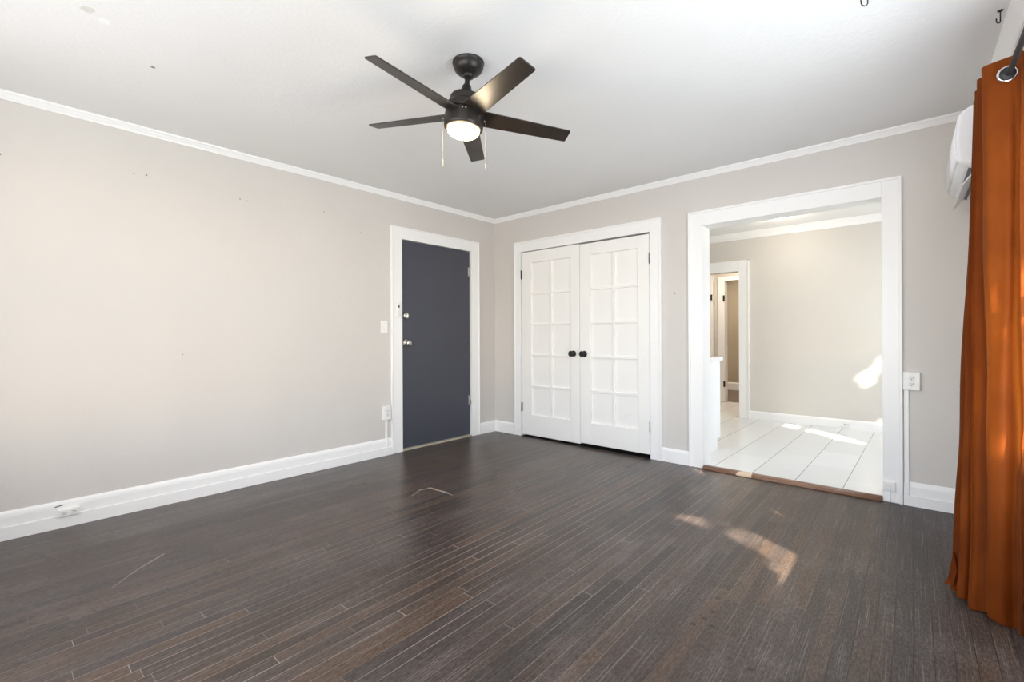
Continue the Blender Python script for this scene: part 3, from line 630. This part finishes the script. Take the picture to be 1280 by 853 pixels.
# ================================================================== SWITCHES, OUTLETS, RACEWAYS
def duplex(parent, P, w_=.020):
    """P(u, v, d): u along the wall, v up, d out of the wall: a duplex receptacle face with slots."""
    for s in (-1, 1):
        c = s*.0195; mb = MB()
        pts = [(-.0165,-.010),(-.011,-.0145),(.011,-.0145),(.0165,-.010),(.0165,.010),(.011,.0145),(-.011,.0145),(-.0165,.010)]
        A = [mb.bm.verts.new(P(u, c+v, 0)) for u, v in pts]; B = [mb.bm.verts.new(P(u, c+v, .0022)) for u, v in pts]
        mb.bm.faces.new(A); mb.bm.faces.new(B)
        for i in range(8): mb.bm.faces.new((A[i], A[(i+1) % 8], B[(i+1) % 8], B[i]))
        r = mb.build('receptacle', M['cream'], parent)
        mb = MB()
        for (u, v, a, b) in ((-.0065,.003,.0012,.0045),(.0065,.003,.0012,.0038)):
            mb.hexa([P(u-a,c+v-b,.002),P(u+a,c+v-b,.002),P(u+a,c+v+b,.002),P(u-a,c+v+b,.002),P(u-a,c+v-b,.0027),P(u+a,c+v-b,.0027),P(u+a,c+v+b,.0027),P(u-a,c+v+b,.0027)])
        g = [(.0028*math.cos(t), c-.0075+.0028*math.sin(t)) for t in [2*math.pi*k/8 for k in range(8)]]
        A = [mb.bm.verts.new(P(u, v, .002)) for u, v in g]; B = [mb.bm.verts.new(P(u, v, .0027)) for u, v in g]; mb.bm.faces.new(A); mb.bm.faces.new(B)
        for i in range(8): mb.bm.faces.new((A[i], A[(i+1) % 8], B[(i+1) % 8], B[i]))
        mb.build('slots', M['slot'], r)
def slab(mb, P, u0, u1, v0, v1, d0, d1):
    return mb.hexa([P(u0,v0,d0),P(u1,v0,d0),P(u1,v1,d0),P(u0,v1,d0),P(u0,v0,d1),P(u1,v0,d1),P(u1,v1,d1),P(u0,v1,d1)])
# light switch
o = thing('light_switch', 'white toggle light switch on the left wall beside the entry door', 'light switch', (0, -1.485, 1.183))
P = lambda u, v, d: (d, -1.485+u, 1.183+v)
slab(MB(), P, -.035, .035, -.058, .058, 0, .006).build('wall_plate', M['plastic'], o, .002)
slab(slab(MB(), P, -.006, .006, -.012, .012, .006, .0075), P, -.004, .004, 0, .009, .0075, .017).build('toggle', M['plastic'], o, .001)
for v in (-.03, .03): MB().lathe([(0,0),(.003,0),(.0025,.0012),(0,.0015)], P(0, v, .006), (1,0,0), 10).build('screw', M['nickel'], o)
# door sensor / chime remote on the casing
o = thing('wall_remote', 'slim white remote stuck to the entry door casing above the light switch', 'remote', (.028, -1.352, 1.343))
P = lambda u, v, d: (.028+d, -1.352+u, 1.343+v)
slab(MB(), P, -.020, .020, -.070, .070, 0, .014).build('case', M['plastic'], o, .003)
slab(MB(), P, -.011, .011, .022, .050, .014, .0148).build('display', M['grey'], o)
mb = MB(); [slab(mb, P, -.009, .009, v, v+.008, .014, .0152) for v in (.004, -.012, -.028)]; mb.build('buttons', M['cream'], o, .0008)
# outlet by the door with raceway
o = thing('wall_outlet', 'white surface-mounted outlet low on the left wall beside the entry door', 'outlet', (0, -1.471, .392))
P = lambda u, v, d: (d, -1.471+u, .392+v)
slab(MB(), P, -.038, .038, -.062, .062, 0, .030).build('box', M['plastic'], o, .003)
slab(MB(), P, -.036, .036, -.060, .060, .030, .034).build('wall_plate', M['plastic'], o, .0015)
duplex(o, lambda u, v, d: (.034+d, -1.471+u, .392+v))
rw_ = MB().box((.0, -1.477, .148), (.013, -1.459, .330)).box((.0, -1.474, .074), (.0235, -1.462, .155)).build('cable_raceway', M['white'], None, .002)
tag(rw_, 'slim white cable raceway under the outlet by the entry door', 'cable raceway')
# outlet in the left baseboard
o = thing('wall_outlet', 'small white horizontal outlet set in the long left baseboard', 'outlet', (.0145, -3.615, .088))
P = lambda u, v, d: (.0145+d, -3.615+u, .088+v)
slab(MB(), P, -.046, .046, -.020, .020, 0, .026).build('box', M['plastic'], o, .002)
for s in (-1, 1):
    r = slab(MB(), P, s*.020-.015, s*.020+.015, -.0145, .0145, .026, .028).build('receptacle', M['cream'], o, .001)
    mb = MB(); slab(mb, P, s*.020-.006, s*.020+.004, .004, .0065, .028, .0287); slab(mb, P, s*.020-.006, s*.020+.004, -.0065, -.004, .028, .0287); slab(mb, P, s*.020+.007, s*.020+.010, -.002, .002, .028, .0287); mb.build('slots', M['slot'], r)
# right outlet: big plate over a raceway
o = thing('wall_outlet', 'square white outlet box on the wall right of the kitchen opening', 'outlet', (3.679, 0, .797))
P = lambda u, v, d: (3.679+u, -d, .797+v)
slab(MB(), P, -.043, .040, -.058, .058, 0, .034).build('box', M['plastic'], o, .003)
duplex(o, lambda u, v, d: (3.679+u, -.034-d, .797+v))
rc = MB().box((3.640, -.016, .148), (3.664, 0, .7385)).box((3.640, -.028, .066), (3.664, 0, .152)).build('cable_raceway', M['white'], None, .0025)
tag(rc, 'long white cable raceway down the wall right of the kitchen opening', 'cable raceway')
# small box at the foot of the right casing
o = thing('cable_box', 'small flat white cable box at the foot of the right opening casing', 'cable box', (3.565, -.020, .107))
P = lambda u, v, d: (3.565+u, -.020-d, .107+v)
slab(MB(), P, -.031, .031, -.029, .029, 0, .018).build('box', M['plastic'], o, .002)
slab(MB(), P, -.024, .024, -.021, .021, .018, .020).build('cover', M['cream'], o, .001)
MB().lathe([(0,0),(.003,0),(.002,.001),(0,.0012)], P(.004, .001, .020), (0,-1,0), 10).build('screw', M['slot'], o)
cb2 = MB().tube([(3.570, -.024, .078), (3.571, -.023, .04), (3.569, -.023, .004)], .003, 8).build('cable', M['white']); tag(cb2, 'thin white cable running from the cable box to the floor', 'cable')
# kitchen baseboard outlet
o = thing('wall_outlet', 'tiny white outlet on the kitchen baseboard seen through the opening', 'outlet', (3.055, KY-.017, .075))
P = lambda u, v, d: (3.055+u, KY-.017-d, .075+v)
slab(MB(), P, -.035, .035, -.035, .025, 0, .020).build('box', M['plastic'], o, .002)
mb = MB(); [slab(mb, P, s*.014-.004, s*.014+.004, -.008, .002, .020, .0207) for s in (-1, 1)]; mb.build('slots', M['slot'], o)
tag(MB().tube([(0.024,-3.672,.128),(0.018,-3.668,.126),(.020,-3.655,.129),(.026,-3.640,.133)], .0022, 8).build('wire_stub', M['black']), 'short black wire stub on the left baseboard above the small outlet', 'wire')

# ================================================================== CEILING HOOKS
def arc(c, R0, a0, a1, ux, uz, n=14): return [Vector(c) + Vector(ux)*R0*math.cos(a0+(a1-a0)*i/n) + Vector(uz)*R0*math.sin(a0+(a1-a0)*i/n) for i in range(n+1)]
UX = Vector((R_[0], R_[1], 0)).normalized(); UZ = Vector((0,0,1))
def hook(c, R0, drop, label, tail):
    o = thing('ceiling_hook', label, 'hook', (c[0], c[1], H))
    pts = [Vector((c[0], c[1], H-.002)) + UX*R0, Vector((c[0], c[1], H-drop)) + UX*R0] + arc((c[0], c[1], H-drop-.002), R0, 0, -math.pi, UX, UZ)[1:] + [Vector((c[0], c[1], H-drop+tail)) - UX*R0*1.15]
    MB().tube(pts, .0022, 10).build('hook', M['black'], o)
    MB().lathe([(0,0),(.010,0),(.008,-.003),(.003,-.006),(0,-.006)], Vector((c[0], c[1], H)) + UX*R0, (0,0,1), 14).build('collar', M['black'], o)
hook((3.578, -1.630), .013, .030, 'black ceiling hook right of the fan at the top edge of the photo', .014)
hook((3.985, -1.142), .008, .042, 'black ceiling hook in the corner above the orange curtain', .008)

# ================================================================== KITCHEN
o = thing('base_cabinet', 'white kitchen base cabinet beside the left jamb of the opening', 'cabinet', (2.18, .44, .02))
mb = MB(); mb.extrude([(.131,.12),(.131,.02),(.655,.02),(.655,.12),(.73,.12),(.73,.85),(.131,.85)], lambda p, t: (t, p[0], p[1]), 2.10, 2.265); mb.build('body', M['white'], o, .002)
dd = MB().box((2.103, .731, .13), (2.262, .748, .68)).build('door', M['white'], o, .002)
MB().tube([(2.13,.748,.52),(2.13,.762,.53),(2.13,.762,.61),(2.13,.748,.62)], .004, 8).build('handle', M['nickel'], dd)
MB().box((2.103, .731, .69), (2.262, .748, .84)).build('drawer', M['white'], o, .002)
tag(MB().box((2.095, .131, .851), (2.285, .765, .889)).build('worktop', M['counter'], None, .004), 'white kitchen worktop end on the base cabinet', 'worktop')
o = thing('upper_cabinet', 'white wall cabinet high beside the left jamb of the opening', 'cabinet', (2.18, .131, 1.32))
MB().box((2.10, .131, 1.32), (2.262, .425, 2.30)).build('body', M['white'], o, .002)
MB().extrude([(.131,2.30),(.435,2.30),(.475,2.385),(.131,2.385)], lambda p, t: (t, p[0], p[1]), 2.10, 2.29).build('cornice', M['white'], o)
MB().box((2.103, .426, 1.325), (2.260, .443, 2.28)).build('door', M['white'], o, .002)
o = thing('ceiling_light', 'round flat lit ceiling light in the kitchen seen through the opening', 'ceiling light', (2.54, 1.95, 2.42))
MB().lathe([(0,0),(.125,0),(.125,-.010),(.118,-.014),(.112,-.014),(0,-.014)], (2.54,1.95,2.42), (0,0,1), 40).build('rim', M['plastic'], o)
MB().lathe([(0,-.013),(.112,-.013),(.108,-.020),(.07,-.026),(0,-.028)], (2.54,1.95,2.42), (0,0,1), 40).build('diffuser', M['klens'], o)
l_ = bpy.data.lights.new('kitchen_lamp_glow', 'POINT'); l_.energy = LAMP_KITCHEN; l_.color = (1,.86,.68); l_.shadow_soft_size = .1
p_ = bpy.data.objects.new('kitchen_lamp_glow', l_); COL.objects.link(p_); p_.location = (2.54, 1.95, 2.30)
area('hall_lamp_glow', (1.6, 3.35, 2.28), (0,0,-1), .3, .3, LAMP_HALL, (1,.88,.72))
area('far_room_lamp_glow', (1.2, 5.0, 2.28), (0,0,-1), .5, .5, LAMP_HALL*1.4, (1,.9,.76))

# ================================================================== OUTDOORS (only what shades the windows)
struct(MB().box((4.65, -16, -.5), (20, 12, -.3)).build('ground_outdoors', M['lawn']))
# sun gaps: a point in the rooms where a fleck of sunlight falls and the gap's radius
GAPS = []
def gap(p, r): GAPS.append((Vector(p), r))
for p, r in (((3.01,-1.20,0),.005),((3.09,-1.265,0),.03),((3.17,-1.33,0),.04),((3.25,-1.395,0),.035),((3.33,-1.45,0),.0),((3.30,-1.62,0),.0),((3.34,-1.66,0),.0),((2.74,-1.15,0),.0)): gap(p, r)
for z in (1.11, 1.17, 1.235): gap((3.962,-1.405,z), -0.004)
for p, r in (((3.965,-1.42,.90),-.02),((3.965,-1.42,.68),-.01)): gap(p, r)
for p, r in (((2.60,2.34,.02),.03),((2.68,2.27,.02),.02),((2.77,2.19,.02),.005),((2.90,2.12,.02),.005),((2.99,2.04,.02),.015),((3.10,1.95,.02),.02),((3.20,1.86,.02),.005)): gap(p, r)
for p, r in (((3.28,2.6,.59),-.02),((3.335,2.6,.70),-.02),((3.385,2.6,.79),-.02),((3.33,2.6,.10),-.03)): gap(p, r)
d_ = SUN_DIR
def leaf_layer(name, label, xlo, xhi, ylo, yhi, zlo, zhi, count, trunk, top=3.2):  # unseen foliage added to block the sun except along the gaps
    xc = (xlo+xhi)/2; tr = thing(name, label, 'added tree', (xc, trunk, -.3))
    MB().tube([(xc, trunk, -.32), (xc+.05, trunk+.05, .8), (xc-.03, trunk, 2.0), (xc, trunk+.1, top)], .13, 12).build('trunk', M['bark'], tr)
    mb = MB(); rr = random.Random(int(abs(ylo*100))); made = 0
    while made < count:
        c = Vector((rr.uniform(xlo, xhi), rr.uniform(ylo, yhi), rr.uniform(zlo, zhi))); size = rr.uniform(.07, .12)
        ok = True
        for g, r in GAPS:
            v = c - g
            if (v - d_*v.dot(d_)).length < r + size*.95: ok = False; break
        made += 1
        if not ok: continue
        nrm = (d_ + Vector((rr.gauss(0,.35), rr.gauss(0,.35), rr.gauss(0,.35)))).normalized(); q = Vector((0,0,1)).rotation_difference(nrm); a = rr.uniform(0, 6.28)
        vs = []
        for (u, v) in ((-1,0),(-.45,.42),(.35,.45),(1,0),(.35,-.45),(-.45,-.42)):
            pu, pv = u*math.cos(a)-v*math.sin(a), u*math.sin(a)+v*math.cos(a)
            vs.append(mb.bm.verts.new(c + q @ Vector((pu*size, pv*size, 0))))
        mb.bm.faces.new(vs)
    mb.build('foliage', M['leaf'], tr)
leaf_layer('added_shade_tree', 'unseen leafy tree added to break up sun at the curtained window', 5.8, 7.0, -7.2, -2.7, .6, 4.6, 9000, -5.0)
leaf_layer('added_shade_tree', 'unseen leafy tree added to break up sun at the kitchen window', 7.6, 8.8, -4.4, 0.6, 1.2, 5.6, 9000, -2.0)

leaf_layer('added_shade_tree', 'unseen leafy tree added to keep sun out of the rear window', 4.0, 8.9, -9.2, -8.0, 3.0, 6.6, 11500, -8.6, 4.5)

for ob in COL.objects:
    if '_o' in ob: del ob['_o']
